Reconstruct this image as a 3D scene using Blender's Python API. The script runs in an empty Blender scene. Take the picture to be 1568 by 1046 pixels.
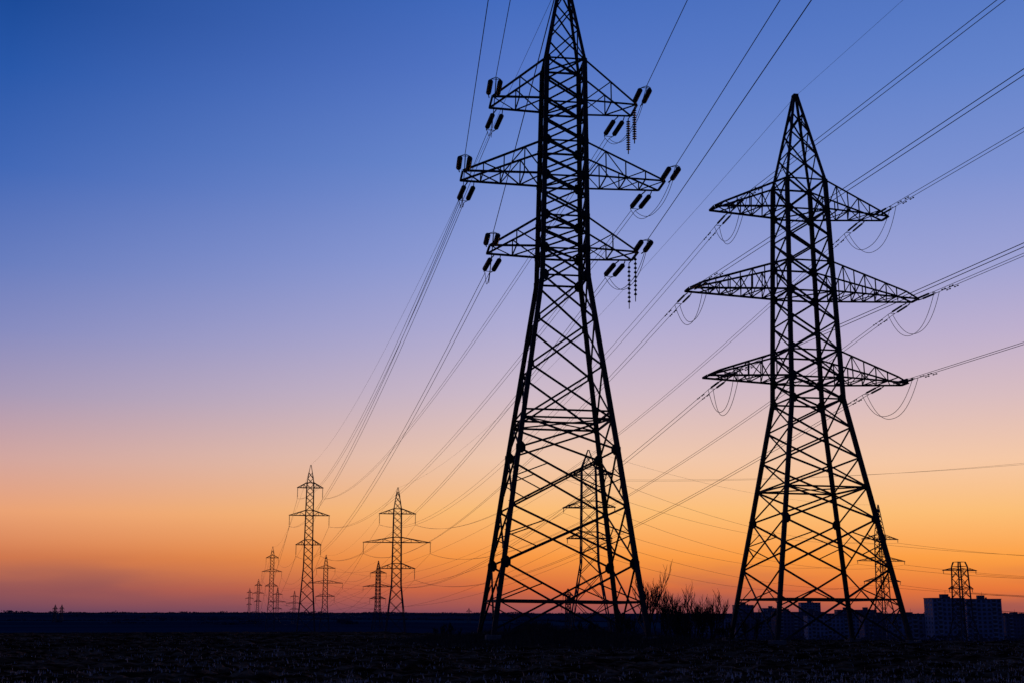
import bpy, math, random
from mathutils import Vector, Matrix, noise
random.seed(7)
sc = bpy.context.scene
sc.view_settings.view_transform = 'Standard'
sc.view_settings.look = 'None'
sc.view_settings.exposure = 0

def lin(c):
    return tuple(((x/255)/12.92 if x/255 <= 0.04045 else ((x/255+0.055)/1.055)**2.4) for x in c) + (1,)

# ------------------------------------------------------------ materials
def mat(name, c1, c2, scale=3.0, rough=0.7, metallic=0.0, bump=0.0, spec=0.3):
    m = bpy.data.materials.new(name); m.use_nodes = True
    nt = m.node_tree; b = nt.nodes['Principled BSDF']
    tc = nt.nodes.new('ShaderNodeTexCoord')
    n = nt.nodes.new('ShaderNodeTexNoise'); n.inputs['Scale'].default_value = scale
    n.inputs['Detail'].default_value = 5
    nt.links.new(tc.outputs['Object'], n.inputs['Vector'])
    r = nt.nodes.new('ShaderNodeValToRGB')
    r.color_ramp.elements[0].position = 0.35; r.color_ramp.elements[1].position = 0.65
    r.color_ramp.elements[0].color = (*c1, 1); r.color_ramp.elements[1].color = (*c2, 1)
    nt.links.new(n.outputs['Fac'], r.inputs['Fac'])
    nt.links.new(r.outputs['Color'], b.inputs['Base Color'])
    b.inputs['Roughness'].default_value = rough
    b.inputs['Metallic'].default_value = metallic
    b.inputs['Specular IOR Level'].default_value = spec
    if bump:
        bp = nt.nodes.new('ShaderNodeBump'); bp.inputs['Strength'].default_value = bump
        nt.links.new(n.outputs['Fac'], bp.inputs['Height'])
        nt.links.new(bp.outputs['Normal'], b.inputs['Normal'])
    return m
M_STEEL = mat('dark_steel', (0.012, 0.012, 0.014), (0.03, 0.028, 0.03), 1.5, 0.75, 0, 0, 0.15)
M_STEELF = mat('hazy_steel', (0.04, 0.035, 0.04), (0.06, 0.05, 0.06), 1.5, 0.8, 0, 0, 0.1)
M_INS = mat('insulator_glass', (0.008, 0.010, 0.011), (0.02, 0.02, 0.022), 4, 0.35, 0, 0, 0.3)
M_WIRE = mat('aluminium_conductor', (0.02, 0.02, 0.022), (0.04, 0.04, 0.042), 1, 0.7, 0, 0, 0.2)
M_CONC = mat('concrete', (0.07, 0.07, 0.07), (0.12, 0.115, 0.11), 4, 0.9)
M_BALC = mat('balcony_panel', (0.17, 0.18, 0.22), (0.24, 0.25, 0.29), 0.3, 0.9)
M_WALL = mat('panel_wall', (0.13, 0.15, 0.22), (0.19, 0.21, 0.29), 0.12, 0.9)
M_WALL2 = mat('brick_wall', (0.07, 0.075, 0.12), (0.11, 0.11, 0.17), 0.12, 0.9)
M_GLASS = mat('window_glass', (0.02, 0.025, 0.04), (0.06, 0.07, 0.09), 0.3, 0.25)
M_ROOF = mat('roof_felt', (0.05, 0.05, 0.07), (0.08, 0.08, 0.10), 0.5, 0.9)
M_BARK = mat('bark', (0.02, 0.016, 0.014), (0.04, 0.03, 0.026), 6, 0.9)
M_GRASS = mat('dry_grass', (0.012, 0.011, 0.010), (0.04, 0.033, 0.026), 2, 0.9)
M_STRAW = mat('straw', (0.20, 0.15, 0.12), (0.52, 0.43, 0.38), 0.7, 0.8)
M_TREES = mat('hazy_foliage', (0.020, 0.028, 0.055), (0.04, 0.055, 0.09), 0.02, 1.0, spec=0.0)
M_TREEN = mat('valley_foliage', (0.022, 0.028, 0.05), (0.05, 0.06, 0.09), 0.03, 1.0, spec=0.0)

# ------------------------------------------------------------ terrain
TL = [(0,0),(100,0),(145,-0.05),(200,-0.9),(385,-3.6),(800,-7),(1600,-10),(2400,-6),(3200,2),(4500,8),(7000,10),(14000,10)]
TR = [(0,0),(92,-0.1),(115,-0.35),(160,-2.2),(300,-5.2),(600,-14),(900,-20),(1600,-20),(2400,-12),(3400,-2),(4500,4),(7000,7),(14000,7)]
def tab(T, r):
    for (a, za), (b, zb) in zip(T, T[1:]):
        if r <= b:
            t = (r-a)/(b-a)
            return za+(zb-za)*t
    return T[-1][1]
def hz(x, y, fine=False):
    r = math.hypot(x, y)
    if y < 0: r *= 0.3
    t = (x/max(abs(y), 30)+0.12)/0.30
    t = min(1, max(0, t)); t = t*t*(3-2*t)
    z = tab(TL, r)*(1-t)+tab(TR, r)*t
    z += 0.42*math.exp(-(((x-2.5)/9)**2+((y-84)/9)**2))
    if r > 600:
        k = min(1, (r-600)/2500)
        z += k*5*noise.noise(Vector((x*0.0007, y*0.0007, 3)))
        z += k*1.5*noise.noise(Vector((x*0.004, y*0.004, 9)))
    if fine and r < 260:
        k = 1-max(0, (r-120)/140)
        z += k*0.14*noise.noise(Vector((x*0.25, y*0.25, 0)))
        z += k*0.13*noise.noise(Vector((x*1.3, y*0.8, 5)))
        z += k*0.12*noise.noise(Vector((x*3.1, y*2.2, 8)))
        z += k*0.05*math.sin((y*0.97+x*0.2+0.5*noise.noise(Vector((x*0.2, y*0.2, 2))))*2*math.pi/1.6)
    return z

def mesh_obj(name, verts, faces, mats, parent=None, midx=None, smooth=False):
    me = bpy.data.meshes.new(name)
    me.from_pydata([tuple(v) for v in verts], [], faces)
    for m in (mats if isinstance(mats, (list, tuple)) else [mats]): me.materials.append(m)
    if midx: me.polygons.foreach_set('material_index', midx)
    if smooth: me.polygons.foreach_set('use_smooth', [True]*len(me.polygons))
    me.update()
    o = bpy.data.objects.new(name, me); sc.collection.objects.link(o)
    if parent: o.parent = parent
    return o
def empty(name, loc=(0,0,0), rot=(0,0,0)):
    e = bpy.data.objects.new(name, None); e.location = loc; e.rotation_euler = rot
    e.empty_display_size = 1
    sc.collection.objects.link(e); return e

# ground: polar sheet, dense in the part in front of the camera
rings = [0.0]; r = 2.0
while r < 12500:
    rings.append(r)
    if r < 30: r += 1.2
    elif r < 125: r += 0.33
    elif r < 260: r += 2.0
    else: r *= 1.035
angs = []
a = -28.0
while a < 28: angs.append(a); a += 0.14
while a < 332: angs.append(a); a += 4
nA = len(angs)
gv = [(0, 0, hz(0, 0))]; gf = []
for ri, r in enumerate(rings[1:]):
    for a in angs:
        t = math.radians(a); x = r*math.sin(t); y = r*math.cos(t)
        gv.append((x, y, hz(x, y, True)))
for j in range(nA):
    gf.append((0, 1+(j+1) % nA, 1+j))
for i in range(len(rings)-2):
    b0 = 1+i*nA; b1 = b0+nA
    for j in range(nA):
        k = (j+1) % nA
        gf.append((b0+j, b0+k, b1+k, b1+j))
MG = bpy.data.materials.new('ploughed_soil'); MG.use_nodes = True
nt = MG.node_tree; N = nt.nodes; Lk = nt.links; B = N['Principled BSDF']
B.inputs['Roughness'].default_value = 1.0; B.inputs['Specular IOR Level'].default_value = 0.0
tc = N.new('ShaderNodeTexCoord')
def nz(scale, det=6, vec=None):
    n = N.new('ShaderNodeTexNoise'); n.inputs['Scale'].default_value = scale; n.inputs['Detail'].default_value = det
    Lk.new(vec or tc.outputs['Object'], n.inputs['Vector']); return n
def ramp(fac, els):
    r = N.new('ShaderNodeValToRGB')
    while len(r.color_ramp.elements) < len(els): r.color_ramp.elements.new(0.5)
    for e, (p, c) in zip(r.color_ramp.elements, els): e.position = p; e.color = (*c, 1)
    Lk.new(fac, r.inputs['Fac']); return r
mpf = N.new('ShaderNodeMapping'); mpf.inputs['Scale'].default_value = (0.5, 1.1, 1); mpf.inputs['Rotation'].default_value = (0, 0, 0.2)
Lk.new(tc.outputs['Object'], mpf.inputs['Vector'])
soil = ramp(nz(1.5, 12, mpf.outputs['Vector']).outputs['Fac'], [(0.40, (0.014, 0.006, 0.004)), (0.5, (0.060, 0.029, 0.018)), (0.62, (0.20, 0.105, 0.064))])
patch = ramp(nz(0.06, 4).outputs['Fac'], [(0.35, (0.45, 0.45, 0.45)), (0.65, (1.2, 1.1, 1.0))])
mm = N.new('ShaderNodeMix'); mm.data_type = 'RGBA'; mm.blend_type = 'MULTIPLY'; mm.inputs[0].default_value = 1
Lk.new(soil.outputs['Color'], mm.inputs[6]); Lk.new(patch.outputs['Color'], mm.inputs[7])
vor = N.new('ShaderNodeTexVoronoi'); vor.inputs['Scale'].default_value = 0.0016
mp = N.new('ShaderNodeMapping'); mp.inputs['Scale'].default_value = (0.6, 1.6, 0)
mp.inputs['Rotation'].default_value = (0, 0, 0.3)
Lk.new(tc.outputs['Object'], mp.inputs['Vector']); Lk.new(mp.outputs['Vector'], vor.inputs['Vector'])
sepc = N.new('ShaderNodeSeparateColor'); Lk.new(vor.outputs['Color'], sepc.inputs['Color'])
hazy_fields = ramp(sepc.outputs['Red'], [(0.2, (0.010, 0.020, 0.040)), (0.5, (0.014, 0.050, 0.072)), (0.8, (0.014, 0.026, 0.05))])  # far crop fields, with blue distance haze painted into the colour
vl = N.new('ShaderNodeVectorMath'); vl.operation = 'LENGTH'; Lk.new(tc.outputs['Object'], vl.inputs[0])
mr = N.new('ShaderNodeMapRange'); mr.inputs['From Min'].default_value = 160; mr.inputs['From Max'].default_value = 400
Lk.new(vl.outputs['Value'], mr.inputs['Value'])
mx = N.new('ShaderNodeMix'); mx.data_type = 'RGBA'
Lk.new(mr.outputs['Result'], mx.inputs[0]); Lk.new(mm.outputs[2], mx.inputs[6]); Lk.new(hazy_fields.outputs['Color'], mx.inputs[7])
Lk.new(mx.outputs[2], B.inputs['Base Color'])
bp = N.new('ShaderNodeBump'); bp.inputs['Distance'].default_value = 0.25
mrb = N.new('ShaderNodeMapRange'); mrb.inputs['From Min'].default_value = 120; mrb.inputs['From Max'].default_value = 300
mrb.inputs['To Min'].default_value = 1.0; mrb.inputs['To Max'].default_value = 0.0
Lk.new(vl.outputs['Value'], mrb.inputs['Value']); Lk.new(mrb.outputs['Result'], bp.inputs['Strength'])
Lk.new(nz(3, 8).outputs['Fac'], bp.inputs['Height']); Lk.new(bp.outputs['Normal'], B.inputs['Normal'])
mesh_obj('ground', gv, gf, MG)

# ------------------------------------------------------------ mesh builder
class MB:
    def __init__(s): s.v = []; s.f = []
    def frame(s, d):
        d = d.normalized()
        ref = Vector((0, 0, 1)) if abs(d.z) < 0.9 else Vector((1, 0, 0))
        u = d.cross(ref).normalized(); w = u.cross(d).normalized(); return u, w
    def bar(s, p, q, w, ang=True):
        p = Vector(p); q = Vector(q)
        if (q-p).length < 1e-4: return
        u, x = s.frame(q-p)
        if ang:
            t = w*0.22; h = w*0.5
            prof = [(-h,-h),(h,-h),(h,-h+t),(-h+t,-h+t),(-h+t,h),(-h,h)]
        else:
            h = w*0.5; prof = [(-h,-h),(h,-h),(h,h),(-h,h)]
        n = len(prof); b = len(s.v)
        for c in (p, q):
            for a, e in prof: s.v.append(c+u*a+x*e)
        for i in range(n):
            j = (i+1) % n; s.f.append((b+i, b+j, b+n+j, b+n+i))
        s.f.append(tuple(b+i for i in reversed(range(n)))); s.f.append(tuple(b+n+i for i in range(n)))
    def box(s, c, hx, hy, hzz):
        b = len(s.v)
        for dz in (-1, 1):
            for dx, dy in ((-1,-1),(1,-1),(1,1),(-1,1)):
                s.v.append(Vector((c[0]+dx*hx, c[1]+dy*hy, c[2]+dz*hzz)))
        s.f += [(b+3,b+2,b+1,b),(b+4,b+5,b+6,b+7),(b,b+1,b+5,b+4),(b+1,b+2,b+6,b+5),(b+2,b+3,b+7,b+6),(b+3,b,b+4,b+7)]
    def plate(s, c, ax, g):
        b = len(s.v); nrm = Vector((0, 1, 0)) if ax == 0 else Vector((1, 0, 0))
        u = Vector((1, 0, 0)) if ax == 0 else Vector((0, 1, 0)); c = Vector(c)
        for sd in (-0.015, 0.015):
            for k in range(8):
                a = math.pi/8+k*math.pi/4
                s.v.append(c+nrm*sd+u*math.cos(a)*g*0.85+Vector((0, 0, math.sin(a)*g)))
        s.f.append(tuple(b+k for k in range(8))); s.f.append(tuple(b+8+k for k in reversed(range(8))))
        for k in range(8): j = (k+1) % 8; s.f.append((b+k, b+j, b+8+j, b+8+k))
    def tube(s, pts, r, n=4, r2=None):
        pts = [Vector(p) for p in pts]; b = len(s.v); m = len(pts)
        for i, p in enumerate(pts):
            d = pts[min(i+1, m-1)]-pts[max(i-1, 0)]
            u, w = s.frame(d)
            rr = r if r2 is None else r+(r2-r)*i/(m-1)
            for k in range(n):
                a = 2*math.pi*k/n
                s.v.append(p+u*math.cos(a)*rr+w*math.sin(a)*rr)
        for i in range(m-1):
            for k in range(n):
                j = (k+1) % n
                s.f.append((b+i*n+k, b+i*n+j, b+(i+1)*n+j, b+(i+1)*n+k))
    def string(s, p, q, rad, pitch, n=10):
        """chain of insulator sheds from p to q"""
        p = Vector(p); q = Vector(q); L = (q-p).length; d = (q-p)/L
        u, w = s.frame(d)
        s.bar(p, q, rad*0.45, False)
        a0 = 0.06*L; cnt = max(2, int((L*0.88)/pitch))
        for i in range(cnt):
            c = p+d*(a0+i*pitch)
            prof = [(0.0, rad*0.3), (pitch*0.30, rad*0.98), (pitch*0.48, rad), (pitch*0.62, rad*0.35)]
            b = len(s.v)
            for t, rr in prof:
                for k in range(n):
                    a = 2*math.pi*k/n
                    s.v.append(c+d*t+u*math.cos(a)*rr+w*math.sin(a)*rr)
            for r_ in range(3):
                for k in range(n):
                    j = (k+1) % n
                    s.f.append((b+r_*n+k, b+r_*n+j, b+(r_+1)*n+j, b+(r_+1)*n+k))
    def make(s, name, m, parent=None): return mesh_obj(name, s.v, s.f, m, parent)

def hw(profile, z):
    for (a, ha), (b, hb) in zip(profile, profile[1:]):
        if z <= b: return ha+(hb-ha)*(z-a)/(b-a)
    return profile[-1][1]

CORN = [(-1,-1),(1,-1),(1,1),(-1,1)]
def lattice(mb, profile, levels, rings_, leg, br, ang, gus=0, sub=(), diaph=(), big=()):
    for (a, ha), (b, hb) in zip(profile, profile[1:]):
        for cx, cy in CORN: mb.bar((cx*ha, cy*ha, a), (cx*hb, cy*hb, b), leg*(1 if hb > 0.5 else 0.6), ang)
    def c(i, z):
        h = hw(profile, z); return Vector((CORN[i][0]*h, CORN[i][1]*h, z))
    for a, b in zip(levels, levels[1:]):
        bw = br*(0.75 if hw(profile, b) < 1.2 and gus else 1)
        for i in range(4):
            j = (i+1) % 4
            off = Vector((CORN[i][0]+CORN[j][0], CORN[i][1]+CORN[j][1], 0))*0.5*br*0.5
            mb.bar(c(i, a)+off, c(j, b)+off, bw, ang); mb.bar(c(j, a)-off, c(i, b)-off, bw, ang)
            if (a, b) in sub:
                m = (a+b)/2
                for p0, p1 in ((i, j), (j, i)):
                    lm = c(p0, m)
                    d1 = c(p0, a).lerp(c(p1, b), 0.27); d2 = c(p1, a).lerp(c(p0, b), 0.73)
                    mb.bar(lm, d1, br*0.6, ang); mb.bar(lm, d2, br*0.6, ang)
    for z in rings_:
        for i in range(4): mb.bar(c(i, z), c((i+1) % 4, z), br, ang)
    for z in diaph:
        mb.bar(c(0, z), c(2, z), br*0.7, ang); mb.bar(c(1, z), c(3, z), br*0.7, ang)
    if gus:
        for z in levels[1:]:
            if hw(profile, z) < 1.2: continue
            for i in range(4):
                p = c(i, z); g = gus*(1.3 if z in big else 0.75)
                mb.plate((p.x-CORN[i][0]*g*0.3, p.y+CORN[i][1]*0.03, p.z), 0, g)
                mb.plate((p.x+CORN[i][0]*0.03, p.y-CORN[i][1]*g*0.3, p.z), 1, g)

def arm(mb, profile, sgn, zb, zt, L, wt, n, ch, lc, ang, kink=0.0, slope=0.0):
    hb = hw(profile, zb); ht = hw(profile, zt)
    tipz = zb+slope
    B0 = [Vector((sgn*hb, s*hb, zb)) for s in (-1, 1)]
    T0 = [Vector((sgn*ht, s*ht, zt)) for s in (-1, 1)]
    TIP = [Vector((sgn*L, s*wt, tipz)) for s in (-1, 1)]
    KN = []
    for s in (0, 1):
        if kink > 0:
            k = B0[s].lerp(TIP[s], 0.86); k.z += kink
        else: k = TIP[s].copy()
        KN.append(k)
        mb.bar(B0[s], TIP[s], ch, ang); mb.bar(T0[s], k, ch, ang)
        if kink > 0: mb.bar(k, TIP[s], ch, ang)
    mb.bar(TIP[0], TIP[1], ch, ang)
    if kink > 0: mb.bar(KN[0], KN[1], lc, ang)
    f = 0.86 if kink > 0 else 1.0
    def bt(s, t): return B0[s].lerp(TIP[s], t*f)
    def tp(s, t): return T0[s].lerp(KN[s], t)
    if n == 2:
        for s in (0, 1):
            mb.bar(bt(s, 0.5), tp(s, 0.5), lc, ang); mb.bar(bt(s, 0.0), tp(s, 0.5), lc, ang)
        mb.bar(bt(0, 0.5), bt(1, 0.5), lc, ang)
        mb.bar(bt(0, 0.0), bt(1, 0.5), lc, ang); mb.bar(bt(0, 1.0), bt(1, 0.5), lc, ang)
        return TIP
    for i in range(n):
        a = i/n; b = (i+1)/n
        if i > 0:
            for s in (0, 1): mb.bar(bt(s, a), tp(s, a), lc, ang)
            mb.bar(bt(0, a), bt(1, a), lc, ang)
        for s in (0, 1):
            if i < n-1 or kink > 0:
                if i % 2 == 0: mb.bar(bt(s, a), tp(s, b), lc, ang)
                else: mb.bar(tp(s, a), bt(s, b), lc, ang)
        if i % 2 == 0: mb.bar(bt(0, a), bt(1, b), lc, ang)
        else: mb.bar(bt(1, a), bt(0, b), lc, ang)
    return TIP

class Tower: pass
def build_tower(loc, phi, spec, dir_front=None, dir_rear=None, lean=0.0, name='transmission_tower'):
    """dir_* : world unit vectors of the spans leaving towards / away from the viewer side"""
    T = Tower()
    e = empty(name, loc, (0, lean, phi)); T.e = e
    MW = Matrix.Translation(Vector(loc)) @ Matrix.Rotation(phi, 4, 'Z') @ Matrix.Rotation(lean, 4, 'Y')
    inv = MW.to_3x3().inverted()
    prof = spec['profile']; ang = spec.get('ang', False)
    st = spec.get('mat', M_STEEL)
    mb = MB()
    lattice(mb, prof, spec['levels'], spec['rings'], spec['leg'], spec['br'], ang, spec.get('gus', 0), spec.get('sub', ()), spec.get('diaph', ()), spec.get('big', ()))
    if spec.get('gus'):
        H = prof[-1][0]
        mb.box((0, 0, H), 0.18, 0.25, 0.15); mb.bar((-0.35, -0.5, H-0.25), (0.3, 0.5, H+0.1), 0.12)
        for z in [i*0.9+3 for i in range(int((prof[-2][0]-3)/0.9))]:
            h = hw(prof, z); mb.bar((-h, -h, z), (-h-0.22, -h-0.05, z), 0.035, False)
    mb.make('lattice_body', st, e)
    ab = MB(); T.front = []; T.rear = []
    ins = MB(); jw = MB()
    for A in spec['arms']:
        for sgn in (-1, 1):
            L = A['L']; wt = A['wt']; zb = A['zb']
            TIP = arm(ab, prof, sgn, zb, A['zt'], L, wt, A['n'], spec['ch'], spec['lc'], ang, A.get('kink', 0), A.get('slope', 0))
            if spec['type'] == 'susp':
                p = Vector((sgn*(L-0.15), 0, zb)); q = p-Vector((0, 0, spec['sl']))
                ins.string(p, q, spec['sr'], spec['pitch'], 6)
                wq = MW @ q; T.front.append([wq]); T.rear.append([wq])
            else:
                ends = []
                for which, dw, tip in (('f', dir_front, TIP[0]), ('r', dir_rear, TIP[1])):
                    d = (inv @ Vector(dw)).normalized(); d.z = -0.02 if which == 'f' else -0.07; d.normalize()
                    side = Vector((d.y, -d.x, 0)).normalized()
                    if side.x < 0: side = -side
                    base = tip.copy()
                    base.x -= sgn*(A.get('rin', 0) if which == 'r' else A.get('fin', 0))
                    base.z -= 0.12
                    sp = spec['spx']; outs = []
                    hwd = base+d*spec['hw']
                    for k in (-1, 1):
                        a0 = hwd+side*k*sp*0.5
                        ins.bar(base+side*k*sp*0.35, a0, 0.06, False)
                        a1 = a0+d*spec['sl']
                        ins.string(a0, a1, spec['sr'], spec['pitch'], 10)
                        outs.append(a1+d*0.12)
                    ins.bar(outs[0], outs[1], 0.035, False)
                    c = (outs[0]+outs[1])/2+d*0.35
                    bs = spec['bs'] if which == 'r' else spec.get('bsf', spec['bs'])
                    wp = [c+side*k*bs*0.5 for k in (-1, 1)]
                    for o, w_ in zip(outs, wp): ins.bar(o, w_, 0.035, False)
                    ends.append((wp, d))
                    ww = [MW @ w_ for w_ in wp]
                    (T.front if which == 'f' else T.rear).append(ww)
                    if spec.get('damp'):
                        for w_ in wp:
                            for dd in (1.2, 2.2):
                                g = w_+d*dd-Vector((0, 0, 0.10))
                                jw.bar(g-d*0.20, g+d*0.20, 0.03, False)
                                jw.bar(g-d*0.24, g-d*0.14, 0.075, False); jw.bar(g+d*0.14, g+d*0.24, 0.075, False)
                js = spec['jump']
                for k in (0, 1):
                    a = ends[0][0][k]; b = ends[1][0][k]; pts = []
                    jj = js*random.uniform(0.88, 1.12); sk = random.uniform(-0.3, 0.3)
                    for i in range(21):
                        t = i/20; p = a.lerp(b, t); sh = 1-abs(2*t-1)**2.3
                        p.z -= jj*sh; p += (b-a).normalized()*sk*sh
                        p.x += 0.12*k*sh*sgn
                        pts.append(p)
                    jw.tube(pts, 0.02, 5)
                if A.get('hang') and sgn > 0:
                    for tip in TIP:
                        q = tip+Vector((-0.2, 0, -0.25))
                        ins.bar(tip, q, 0.07, False)
                        ins.string(q, q-Vector((0, 0, A['hang'])), A.get('hr', 0.14), A.get('hp', 0.17), 10)
    ab.make('cross_arms', st, e)
    ins.make('insulator_strings', M_INS, e)
    if jw.v: jw.make('jumper_wires', M_WIRE, e)
    H = prof[-1][0]; T.gw = MW @ Vector((0, 0, H))
    fb = MB(); h0 = prof[0][1]
    if spec.get('gus'):
        for cx, cy in CORN: fb.box((cx*h0, cy*h0, 0.0), 0.45, 0.45, 0.3)
        fb.make('concrete_footings', M_CONC, e)
    return T

# anchor tower, tall (left in view)
SP_A = dict(type='anchor', ang=True, leg=0.30, br=0.125, ch=0.13, lc=0.075, gus=0.30, big=(11.8, 23.45, 25.3, 27.6, 30.4, 32.9, 4.66),
    profile=[(0, 4.75), (4.66, 4.1), (11.8, 3.15), (23.45, 1.52), (38.9, 1.30), (45.9, 0.12)],
    levels=[0, 4.66, 8.2, 11.8, 13.8, 17.3, 20.5, 23.45, 25.3, 26.45, 27.6, 29.0, 30.4, 31.65, 32.9, 34.3, 35.7, 37.3, 38.9, 41.2, 43.2, 44.8],
    rings=[2.35, 13.8, 14.3, 23.45, 25.3, 27.6, 30.4, 32.9, 35.7, 38.9], sub=[(4.66, 8.2), (0, 4.66), (8.2, 11.8)],
    diaph=[13.8, 25.3, 30.4, 35.7, 38.9],
    arms=[dict(zb=35.9, zt=38.9, L=5.0, wt=1.05, n=2, rin=0.7, hang=2.6, hr=0.15),
          dict(zb=30.5, zt=32.9, L=6.9, wt=1.05, n=4, rin=0.7, slope=0.0),
          dict(zb=25.4, zt=27.6, L=5.0, wt=1.05, n=2, rin=0.7, hang=3.2, hr=0.11, hp=0.30)],
    spx=0.64, sr=0.18, pitch=0.16, sl=2.5, hw=0.7, jump=1.7, bs=0.3, bsf=0.05)
# anchor tower, right in view
SP_B = dict(type='anchor', ang=True, leg=0.27, br=0.12, ch=0.13, lc=0.065, gus=0.27, big=(8.14, 16.4, 17.9, 24.0, 30.0, 26.2),
    profile=[(0, 4.55), (4.9, 3.75), (8.14, 3.2), (16.4, 1.85), (32.26, 1.42), (39.0, 0.12)],
    levels=[0, 4.9, 8.14, 10.3, 12.3, 14.4, 16.4, 17.9, 19.8, 21.9, 24.0, 26.2, 28.1, 30.0, 32.26, 34.3, 36.1, 37.6],
    rings=[2.9, 10.3, 16.4, 17.9, 19.8, 24.0, 26.2, 30.0, 32.26], sub=[(4.9, 8.14), (0, 4.9)],
    diaph=[10.3, 17.9, 24.0, 30.0],
    arms=[dict(zb=30.1, zt=32.26, L=6.55, wt=0.55, n=5, kink=0.35, rin=1.5, fin=1.1),
          dict(zb=24.05, zt=26.2, L=8.5, wt=0.55, n=7, kink=0.45, rin=0.3, fin=0.2),
          dict(zb=17.95, zt=19.8, L=7.35, wt=0.55, n=5, kink=0.35, rin=1.5, fin=1.0)],
    spx=0.40, sr=0.075, pitch=0.14, sl=1.9, hw=0.45, jump=2.2, bs=0.38, damp=True)
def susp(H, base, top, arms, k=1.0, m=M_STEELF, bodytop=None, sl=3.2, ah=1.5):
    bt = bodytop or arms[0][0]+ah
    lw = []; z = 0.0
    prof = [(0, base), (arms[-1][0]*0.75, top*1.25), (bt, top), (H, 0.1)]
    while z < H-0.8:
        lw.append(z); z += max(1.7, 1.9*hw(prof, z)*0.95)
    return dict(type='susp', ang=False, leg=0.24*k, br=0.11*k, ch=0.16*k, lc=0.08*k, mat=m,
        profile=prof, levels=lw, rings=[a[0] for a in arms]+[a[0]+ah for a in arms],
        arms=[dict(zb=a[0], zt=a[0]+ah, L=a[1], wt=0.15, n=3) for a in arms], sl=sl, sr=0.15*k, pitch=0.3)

def az(deg): a = math.radians(deg); return Vector((math.sin(a), math.cos(a), 0))
# main towers
LA = (3.05, 85.0); RB = (20.5, 90.0)
dLn = -az(-4.8); dLf = Vector((-58.4-LA[0], 385-LA[1], 0)).normalized()
dRn = -az(-12.0); dRf = Vector((-32.8-RB[0], 385-RB[1], 0)).normalized()
TA = build_tower((LA[0], LA[1], hz(*LA)-0.1), math.radians(6.5), SP_A, dLn, dLf, lean=math.radians(0.75))
TB = build_tower((RB[0], RB[1], hz(*RB)-0.0), math.radians(9.5), SP_B, dRn, dRf, lean=math.radians(0.35))
# towers behind the viewer that carry the near spans
pa = Vector((*LA, 0))+dLn*260; pb = Vector((*RB, 0))+dRn*260
SP_A2 = dict(SP_A, ang=False); SP_B2 = dict(SP_B, ang=False)
TA0 = build_tower((pa.x, pa.y, 0.5), math.radians(5.5), SP_A2, dLn, -dLn)
TB0 = build_tower((pb.x, pb.y, 0.5), math.radians(12), SP_B2, dRn, -dRn)

def place(px, d, phi, spec, name='transmission_tower', dz=0):
    x = (px-784)/2000*d*0.979
    return build_tower((x, d, hz(x, d)+dz), math.radians(phi), spec, name=name)
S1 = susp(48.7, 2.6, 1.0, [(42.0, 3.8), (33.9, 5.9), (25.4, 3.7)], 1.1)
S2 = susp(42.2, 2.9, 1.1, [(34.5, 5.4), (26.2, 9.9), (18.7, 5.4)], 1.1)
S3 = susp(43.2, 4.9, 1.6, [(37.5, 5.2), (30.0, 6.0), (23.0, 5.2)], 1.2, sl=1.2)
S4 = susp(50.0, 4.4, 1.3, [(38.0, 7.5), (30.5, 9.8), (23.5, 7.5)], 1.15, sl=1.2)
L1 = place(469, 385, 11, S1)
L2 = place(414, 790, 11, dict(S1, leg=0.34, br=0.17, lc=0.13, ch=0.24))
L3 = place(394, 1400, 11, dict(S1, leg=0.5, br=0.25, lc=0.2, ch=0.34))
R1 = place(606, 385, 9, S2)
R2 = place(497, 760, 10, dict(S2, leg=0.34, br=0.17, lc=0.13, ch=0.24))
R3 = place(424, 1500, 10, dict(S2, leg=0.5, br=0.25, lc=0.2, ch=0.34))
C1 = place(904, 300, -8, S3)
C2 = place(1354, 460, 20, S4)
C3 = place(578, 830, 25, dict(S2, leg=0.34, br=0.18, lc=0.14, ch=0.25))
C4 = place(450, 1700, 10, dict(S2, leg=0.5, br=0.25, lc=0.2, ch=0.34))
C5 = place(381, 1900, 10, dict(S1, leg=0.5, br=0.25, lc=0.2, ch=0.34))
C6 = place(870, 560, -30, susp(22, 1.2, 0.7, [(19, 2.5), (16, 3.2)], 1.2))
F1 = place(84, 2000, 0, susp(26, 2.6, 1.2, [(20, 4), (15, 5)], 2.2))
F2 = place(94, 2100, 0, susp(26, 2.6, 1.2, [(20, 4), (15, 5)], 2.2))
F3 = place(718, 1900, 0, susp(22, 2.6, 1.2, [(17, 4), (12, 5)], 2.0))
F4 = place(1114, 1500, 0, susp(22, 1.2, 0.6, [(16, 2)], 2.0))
# low anchor tower in front of the housing block
S5 = dict(type='susp', ang=False, leg=0.24, br=0.10, ch=0.12, lc=0.06, mat=M_STEELF, sl=0.8, sr=0.12, pitch=0.2,
    profile=[(0, 2.9), (6.5, 1.55), (18.2, 1.2), (19.2, 0.9)], levels=[0, 3.6, 6.5, 9.0, 11.2, 13.4, 15.6, 17.6], rings=[6.5, 13.4, 17.6, 18.2, 19.2],
    arms=[dict(zb=17.3, zt=17.9, L=4.5, wt=0.2, n=3), dict(zb=13.2, zt=13.9, L=3.2, wt=0.2, n=3), dict(zb=9.6, zt=10.2, L=2.8, wt=0.2, n=3)])
D1 = place(1474, 300, 18, S5)

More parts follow.
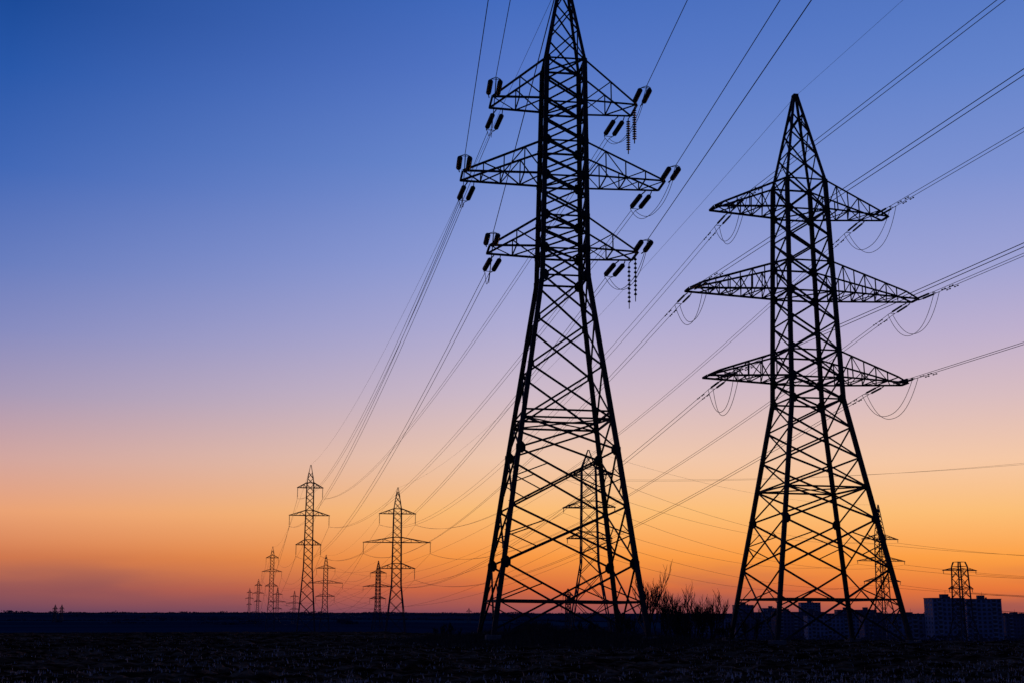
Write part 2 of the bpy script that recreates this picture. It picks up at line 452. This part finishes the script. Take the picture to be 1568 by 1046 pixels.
# ------------------------------------------------------------ conductors
def parab(a, b, sag, n=40):
    pts = []
    for i in range(n+1):
        t = i/n; p = Vector(a).lerp(Vector(b), t); p.z -= 4*sag*t*(1-t); pts.append(p)
    return pts
def span(A, B, sag, r, bundle=True, gw=True, gsag=None):
    mb = MB()
    P = A if isinstance(A, list) else A.rear
    Q = B if isinstance(B, list) else B.front
    for i, (pa_, qa_) in enumerate(zip(P, Q)):
        k = 2 if bundle else 1
        sg = sag*(1+0.12*random.uniform(-1, 1))
        for j in range(k):
            a = pa_[j % len(pa_)].copy(); b = qa_[j % len(qa_)].copy()
            if bundle and len(pa_) == 1: a.x += (j-0.5)*0.4
            if bundle and len(qa_) == 1: b.x += (j-0.5)*0.4
            mb.tube(parab(a, b, sg*(1+0.03*random.uniform(-1, 1))), r, 4)
    if gw and not isinstance(A, list) and not isinstance(B, list):
        mb.tube(parab(A.gw, B.gw, gsag if gsag is not None else sag*0.7), r*0.7, 4)
    return mb.make('power_line', M_WIRE)
def near(A, Bk, sag, r, both=True):
    mb = MB()
    for p, q in zip(A.front, Bk.rear):
        for j in ((0, 1) if both else (0,)): mb.tube(parab(p[j], q[j], sag, 60), r, 5)
    mb.tube(parab(A.gw, Bk.gw, sag*0.6, 60), r*0.6, 4)
    mb.make('power_line', M_WIRE)
near(TA, TA0, 1.2, 0.023, False); near(TB, TB0, 1.2, 0.019)
span(TA, L1, 7.5, 0.022, gsag=5); span(TB, R1, 7.5, 0.022, gsag=5)
span(L1, L2, 10, 0.035, False); span(L2, L3, 14, 0.05, False)
span(R1, R2, 9, 0.035, False); span(R2, R3, 14, 0.05, False)
span(C1, C2, 5, 0.03, False)
off = [[p[0]+Vector((190, 60, 1.5))] for p in C2.rear]
span(C2.rear, off, 5, 0.04, False)
off2 = [[p[0]+Vector((160, -50, 8))] for p in C1.rear[:2]]
span(C1.rear[:2], off2, 4, 0.02, False)
off3 = [[p[0]+Vector((150, 10, 0.5))] for p in D1.rear]
span(D1.rear, off3, 2.5, 0.026, False)
offl = [[p[0]+Vector((-130, 500, -2))] for p in C1.rear]
span(C1.rear, offl, 11, 0.03, False)
span(C3, R3, 10, 0.045, False)

# ------------------------------------------------------------ apartment blocks
def block(px, d, w, depth, floors, rot, m=M_WALL, fh=2.9):
    x = (px-784)/2000*d*0.979; H = floors*fh+1.2
    e = empty('apartment_block', (x, d, hz(x, d)-1.0), (0, 0, math.radians(rot)))
    wb = MB(); wb.box((0, 0, H/2), w/2, depth/2, H/2)
    wb.make('walls', m, e)
    g = MB(); fr = MB(); bal = MB()
    nb = max(3, int(w/3.1)); bw = w/nb
    for f in range(floors):
        zc = 1.0+f*fh+1.9
        for b in range(nb):
            xc = -w/2+bw*(b+0.5)
            for sy in (-1, 1):
                if b % 4 == 1:
                    bal.box((xc, sy*(depth/2+0.55), zc-1.05), bw*0.46, 0.55, 0.5)
                    g.box((xc, sy*(depth/2+0.04), zc-0.2), bw*0.36, 0.04, 1.0)
                else:
                    g.box((xc, sy*(depth/2+0.04), zc), bw*0.27, 0.04, 0.75)
                    fr.box((xc, sy*(depth/2+0.07), zc-0.83), bw*0.33, 0.07, 0.06)
        for b in range(max(2, int(depth/4))):
            yc = -depth/2+depth/max(2, int(depth/4))*(b+0.5)
            for sx_ in (-1, 1): g.box((sx_*(w/2+0.04), yc, zc), 0.04, 0.65, 0.7)
    g.make('windows', M_GLASS, e); fr.make('window_sills', M_CONC, e); bal.make('balconies', M_BALC, e)
    rf = MB(); rf.box((0, 0, H+0.2), w/2+0.25, depth/2+0.25, 0.2)
    for i in range(max(1, int(w/18))):
        xc = -w/2+w/max(1, int(w/18))*(i+0.5)
        rf.box((xc, 0, H+1.6), 2.2, 2.4, 1.2); rf.box((xc+4, 1, H+0.9), 0.5, 0.7, 0.5)
        rf.bar((xc+1, 0, H+2.8), (xc+1, 0, H+5.2), 0.12, False)
    rf.make('roof', M_ROOF, e)
block(1447, 880, 22, 14, 11, 6)
block(1503, 935, 24, 15, 11, -4)
block(1552, 1100, 22, 12, 7, 10, M_WALL2)
block(1392, 900, 30, 12, 7, -12)
block(1345, 980, 26, 12, 7, 4, M_WALL2)
block(1285, 1050, 54, 12, 7, 3)
block(1222, 1150, 44, 13, 8, 8, M_WALL2)
block(1160, 1200, 44, 12, 8, -5)
block(1100, 1350, 60, 12, 6, 3, M_WALL)
block(1045, 1600, 50, 12, 6, -6, M_WALL2)
block(1310, 1350, 40, 12, 9, 0, M_WALL2)
block(1240, 1500, 22, 14, 12, 0, M_WALL)
block(1180, 1600, 20, 14, 10, 0, M_WALL)
block(1138, 1150, 16, 14, 10, 0, M_WALL2)

# ------------------------------------------------------------ distant trees
def leafmass(name, n, fn, size, m):
    v = []; f = []
    for i in range(n):
        p = fn()
        s = size*random.uniform(0.5, 1.5)
        b = len(v)
        a = random.uniform(0, 6.28); t = random.uniform(-1, 1)
        u = Vector((math.cos(a), math.sin(a), t*0.5))*s; w = Vector((-math.sin(a)*t, 0.4*t, 1))*s*random.uniform(0.5, 1)
        for q in (p-u, p-w, p+u*0.9, p+w): v.append(q)
        f.append((b, b+1, b+2, b+3))
    return mesh_obj(name, v, f, m)
clumps = [(random.uniform(-24, 24), random.uniform(1700, 4300), random.uniform(0.03, 0.5)) for _ in range(60)]
def far_tree():
    r = random.choice([2300, 3300, 4400, 4400])*random.uniform(0.985, 1.015)
    a = random.uniform(-24, 24)
    if random.random() < 0.2:
        ca, cr, cs = random.choice(clumps)
        r = cr*random.uniform(0.99, 1.01); a = ca+random.gauss(0, cs)
    t = math.radians(a); x = r*math.sin(t); y = r*math.cos(t)
    h = 0.5+8*max(0, noise.noise(Vector((a*0.9, r*0.004, 0)))+0.1+0.5*noise.noise(Vector((a*5, r*0.01, 4))))
    return Vector((x, y, hz(x, y)+random.uniform(0, 1)**0.8*h))
leafmass('distant_tree_line', 30000, far_tree, 1.7, M_TREES)
def valley_tree():
    r = random.uniform(560, 1300); a = random.uniform(2.5, 23)
    t = math.radians(a); x = r*math.sin(t); y = r*math.cos(t)
    cl = noise.noise(Vector((x*0.02, y*0.02, 7)))
    h = max(0.5, 3+9*cl)
    return Vector((x, y, hz(x, y)+random.uniform(0, 1)*h))
leafmass('valley_trees', 26000, valley_tree, 0.9, M_TREEN)

# ------------------------------------------------------------ brush, bare shrubs, stubble
def blades(name, n, fn, m):
    v = []; f = []
    for i in range(n):
        r_ = fn()
        if r_ is None: continue
        p, h, w = r_
        a = random.uniform(0, 6.28); b = len(v)
        side = Vector((math.cos(a), math.sin(a), 0))*w
        lean = Vector((random.gauss(0, 0.25), random.gauss(0, 0.25), 0))*h
        mid = p+lean*0.4+Vector((0, 0, h*0.6)); top = p+lean+Vector((0, 0, h))
        v += [p-side, p+side, mid+side*0.7, mid-side*0.7, top]
        f += [(b, b+1, b+2, b+3), (b+3, b+2, b+4)]
    return mesh_obj(name, v, f, m)
def brush():
    x = random.gauss(2.5, 6.0); y = random.gauss(82, 4.5)
    k = 0.5+noise.noise(Vector((x*0.35, y*0.35, 1)))
    fall = math.exp(-((x-2.5)/10)**2)
    h = max(0.08, (0.25+0.75*k)*random.uniform(0.4, 1.15)*fall)
    return Vector((x, y, hz(x, y)-0.03)), h, 0.013
blades('dry_grass_clump', 42000, brush, M_GRASS)
def edge():
    x = random.uniform(-45, 50); y = random.uniform(88, 150)
    k = noise.noise(Vector((x*0.12, y*0.12, 2)))
    if k < -0.1: return None
    return Vector((x, y, hz(x, y)-0.03)), random.uniform(0.08, 0.35)*(0.6+k), 0.012
blades('field_edge_grass', 24000, edge, M_GRASS)
def stub():
    y = 34+(random.random()**1.7)*75; x = random.uniform(-0.45, 0.45)*y
    k = noise.noise(Vector((x*0.15, y*0.2, 6)))
    if k < random.uniform(-0.3, 0.35): return None
    return Vector((x, y, hz(x, y, True)-0.02)), random.uniform(0.04, 0.16), random.uniform(0.008, 0.03)
blades('field_stubble', 30000, stub, M_STRAW)

def shrub(x, y, H, stems, spread, name='bare_shrub', seed=1, up=0.25, splay=0.3, depth0=4):
    rs = random.Random(seed); mb = MB()
    def grow(p, d, L, r, depth):
        pts = [p]; q = p.copy(); dd = d.copy(); n = 4
        for i in range(n):
            dd = (dd+Vector((rs.gauss(0, .09), rs.gauss(0, .09), 0.08))).normalized()
            q = q+dd*L/n; pts.append(q.copy())
        mb.tube(pts, r, 3, r*0.7)
        if depth <= 0: return
        for k in range(3):
            t = (2, 3, 4)[k]
            nd = (dd+Vector((rs.gauss(0, .42), rs.gauss(0, .42), rs.uniform(0, up*2)))).normalized()
            grow(pts[t], nd, L*rs.uniform(0.6, 0.8), max(0.013, r*0.68), depth-1)
    z0 = hz(x, y)-0.1
    for s in range(stems):
        a = rs.uniform(0, 6.28); rr = rs.uniform(0, spread)
        d = Vector((math.cos(a)*splay, math.sin(a)*splay, 1)).normalized()
        hh = H*rs.uniform(0.6, 1.0)
        grow(Vector((x+rr*math.cos(a), y+rr*math.sin(a), z0)), d, hh*0.36, 0.018+0.008*hh, depth0)
    mb.make(name, M_BARK)
shrub(9.0, 87, 5.2, 4, 0.4, seed=3, up=0.45, splay=0.15)
shrub(9.9, 88, 4.6, 4, 0.6, seed=4, up=0.45, splay=0.15)
shrub(10.8, 90, 2.8, 5, 0.8, seed=5)
shrub(12.0, 90, 4.0, 12, 0.7, seed=6, splay=0.4)
shrub(13.1, 91, 3.8, 12, 0.7, seed=7, splay=0.4)
shrub(11.5, 89, 2.2, 8, 0.9, seed=8)
shrub(16.6, 93, 2.8, 5, 0.5, seed=9)
shrub(14.6, 92, 2.0, 6, 0.8, seed=15)
shrub(-3.8, 86, 1.3, 7, 1.2, seed=10)
shrub(5.2, 84, 1.4, 8, 1.5, seed=11)
shrub(1.0, 83, 1.3, 8, 1.8, seed=12)
shrub(7.4, 86, 2.2, 8, 1.0, seed=13)

# ------------------------------------------------------------ world
W = bpy.data.worlds.new('World'); sc.world = W; W.use_nodes = True
nt = W.node_tree; N = nt.nodes; Lk = nt.links
bg = N['Background']; out = N['World Output']
tc = N.new('ShaderNodeTexCoord'); sp = N.new('ShaderNodeSeparateXYZ'); Lk.new(tc.outputs['Generated'], sp.inputs[0])
def math_(op, a, b=None, clamp=False):
    m = N.new('ShaderNodeMath'); m.operation = op; m.use_clamp = clamp
    for i, v_ in enumerate((a, b)):
        if v_ is None: continue
        if isinstance(v_, (int, float)): m.inputs[i].default_value = v_
        else: Lk.new(v_, m.inputs[i])
    return m.outputs[0]
def maprange(v_, a, b, c=0, d=1, smooth=False):
    m = N.new('ShaderNodeMapRange'); Lk.new(v_, m.inputs['Value'])
    if smooth: m.interpolation_type = 'SMOOTHSTEP'
    m.inputs['From Min'].default_value = a; m.inputs['From Max'].default_value = b
    m.inputs['To Min'].default_value = c; m.inputs['To Max'].default_value = d; return m.outputs['Result']
fac = maprange(sp.outputs['Z'], 0.0, 0.6)
def sky_ramp(stops):
    r_ = N.new('ShaderNodeValToRGB'); cr = r_.color_ramp
    while len(cr.elements) < len(stops): cr.elements.new(0.5)
    for e, (z, c) in zip(cr.elements, sorted(stops)): e.position = z/0.6; e.color = lin(c)
    Lk.new(fac, r_.inputs['Fac']); return r_.outputs['Color']
left = sky_ramp([(0.0, (94, 66, 95)), (0.017, (147, 85, 87)), (0.04, (209, 120, 78)), (0.072, (233, 160, 116)), (0.109, (209, 164, 158)),
    (0.155, (166, 152, 182)), (0.20, (132, 138, 191)), (0.246, (102, 124, 190)), (0.311, (64, 103, 182)), (0.376, (38, 86, 168)), (0.42, (24, 73, 152)), (0.58, (10, 50, 120))])
cent = sky_ramp([(0.0, (130, 73, 88)), (0.0185, (211, 104, 62)), (0.043, (246, 151, 68)), (0.077, (249, 187, 116)), (0.117, (236, 197, 172)),
    (0.166, (204, 185, 200)), (0.215, (174, 171, 211)), (0.264, (146, 158, 214)), (0.334, (109, 138, 207)), (0.40, (84, 118, 198)), (0.445, (67, 107, 190)), (0.58, (30, 70, 150))])
right = sky_ramp([(0.0, (171, 87, 75)), (0.017, (230, 118, 58)), (0.04, (251, 159, 68)), (0.072, (250, 189, 118)), (0.109, (244, 199, 165)),
    (0.155, (215, 187, 191)), (0.20, (188, 174, 205)), (0.246, (158, 162, 211)), (0.311, (124, 145, 209)), (0.376, (99, 131, 203)), (0.42, (86, 121, 196)), (0.58, (40, 80, 155))])
back = sky_ramp([(0.0, (32, 38, 70)), (0.1, (58, 58, 100)), (0.2, (56, 66, 120)), (0.4, (36, 58, 118)), (0.59, (20, 44, 104))])
hor = math_('SQRT', math_('ADD', math_('MULTIPLY', sp.outputs['X'], sp.outputs['X']), math_('MULTIPLY', sp.outputs['Y'], sp.outputs['Y'])))
sx_ = math_('DIVIDE', sp.outputs['X'], math_('MAXIMUM', hor, 0.001))
def mixc(f, a, b):
    m = N.new('ShaderNodeMix'); m.data_type = 'RGBA'
    Lk.new(f, m.inputs[0]); Lk.new(a, m.inputs[6]); Lk.new(b, m.inputs[7]); return m.outputs[2]
c1 = mixc(maprange(sx_, -0.38, 0.0), left, cent)
c2 = mixc(maprange(sx_, 0.0, 0.38), c1, right)
mpn = N.new('ShaderNodeMapping'); mpn.inputs['Scale'].default_value = (3.5, 3.5, 22)
Lk.new(tc.outputs['Generated'], mpn.inputs['Vector'])
nn = N.new('ShaderNodeTexNoise'); nn.inputs['Scale'].default_value = 1.6; nn.inputs['Detail'].default_value = 4
Lk.new(mpn.outputs['Vector'], nn.inputs['Vector'])
low = maprange(sp.outputs['Z'], 0.055, 0.005, 0, 1, True)
nf = maprange(nn.outputs['Fac'], 0.42, 0.72, 0, 0.6, True)
smoke = N.new('ShaderNodeRGB'); smoke.outputs[0].default_value = lin((125, 76, 88))
c3 = mixc(math_('MULTIPLY', low, nf), c2, smoke.outputs[0])
ysm = maprange(sp.outputs['Y'], 0.75, -0.15, 0, 1, True)
c4 = mixc(ysm, c3, back)
Lk.new(c4, bg.inputs['Color']); bg.inputs['Strength'].default_value = 1.0
sk = N.new('ShaderNodeTexSky'); sk.sky_type = 'NISHITA'; sk.sun_disc = False
sk.sun_elevation = math.radians(0.0); sk.sun_rotation = math.radians(8); sk.dust_density = 2
bg2 = N.new('ShaderNodeBackground'); Lk.new(sk.outputs['Color'], bg2.inputs['Color']); bg2.inputs['Strength'].default_value = 0.004
ad = N.new('ShaderNodeAddShader'); Lk.new(bg.outputs[0], ad.inputs[0]); Lk.new(bg2.outputs[0], ad.inputs[1]); Lk.new(ad.outputs[0], out.inputs['Surface'])

sl = bpy.data.lights.new('sun', 'SUN'); sl.energy = 0.05; sl.angle = math.radians(0.5); sl.color = (1, 0.5, 0.25)
so = bpy.data.objects.new('sun', sl); sc.collection.objects.link(so)
sd = Vector((math.sin(math.radians(8)), math.cos(math.radians(8)), math.sin(math.radians(1.0))))
so.rotation_euler = sd.to_track_quat('Z', 'Y').to_euler()
so.location = (30, 200, 60)

# ------------------------------------------------------------ camera
cam = bpy.data.cameras.new('camera'); co = bpy.data.objects.new('camera', cam); sc.collection.objects.link(co)
cam.sensor_width = 36; cam.lens = 2000/1568*36
cam.clip_start = 0.1; cam.clip_end = 30000
co.location = (0, 0, 1.8); co.rotation_euler = (math.radians(90+11.8), 0, 0)
sc.camera = co
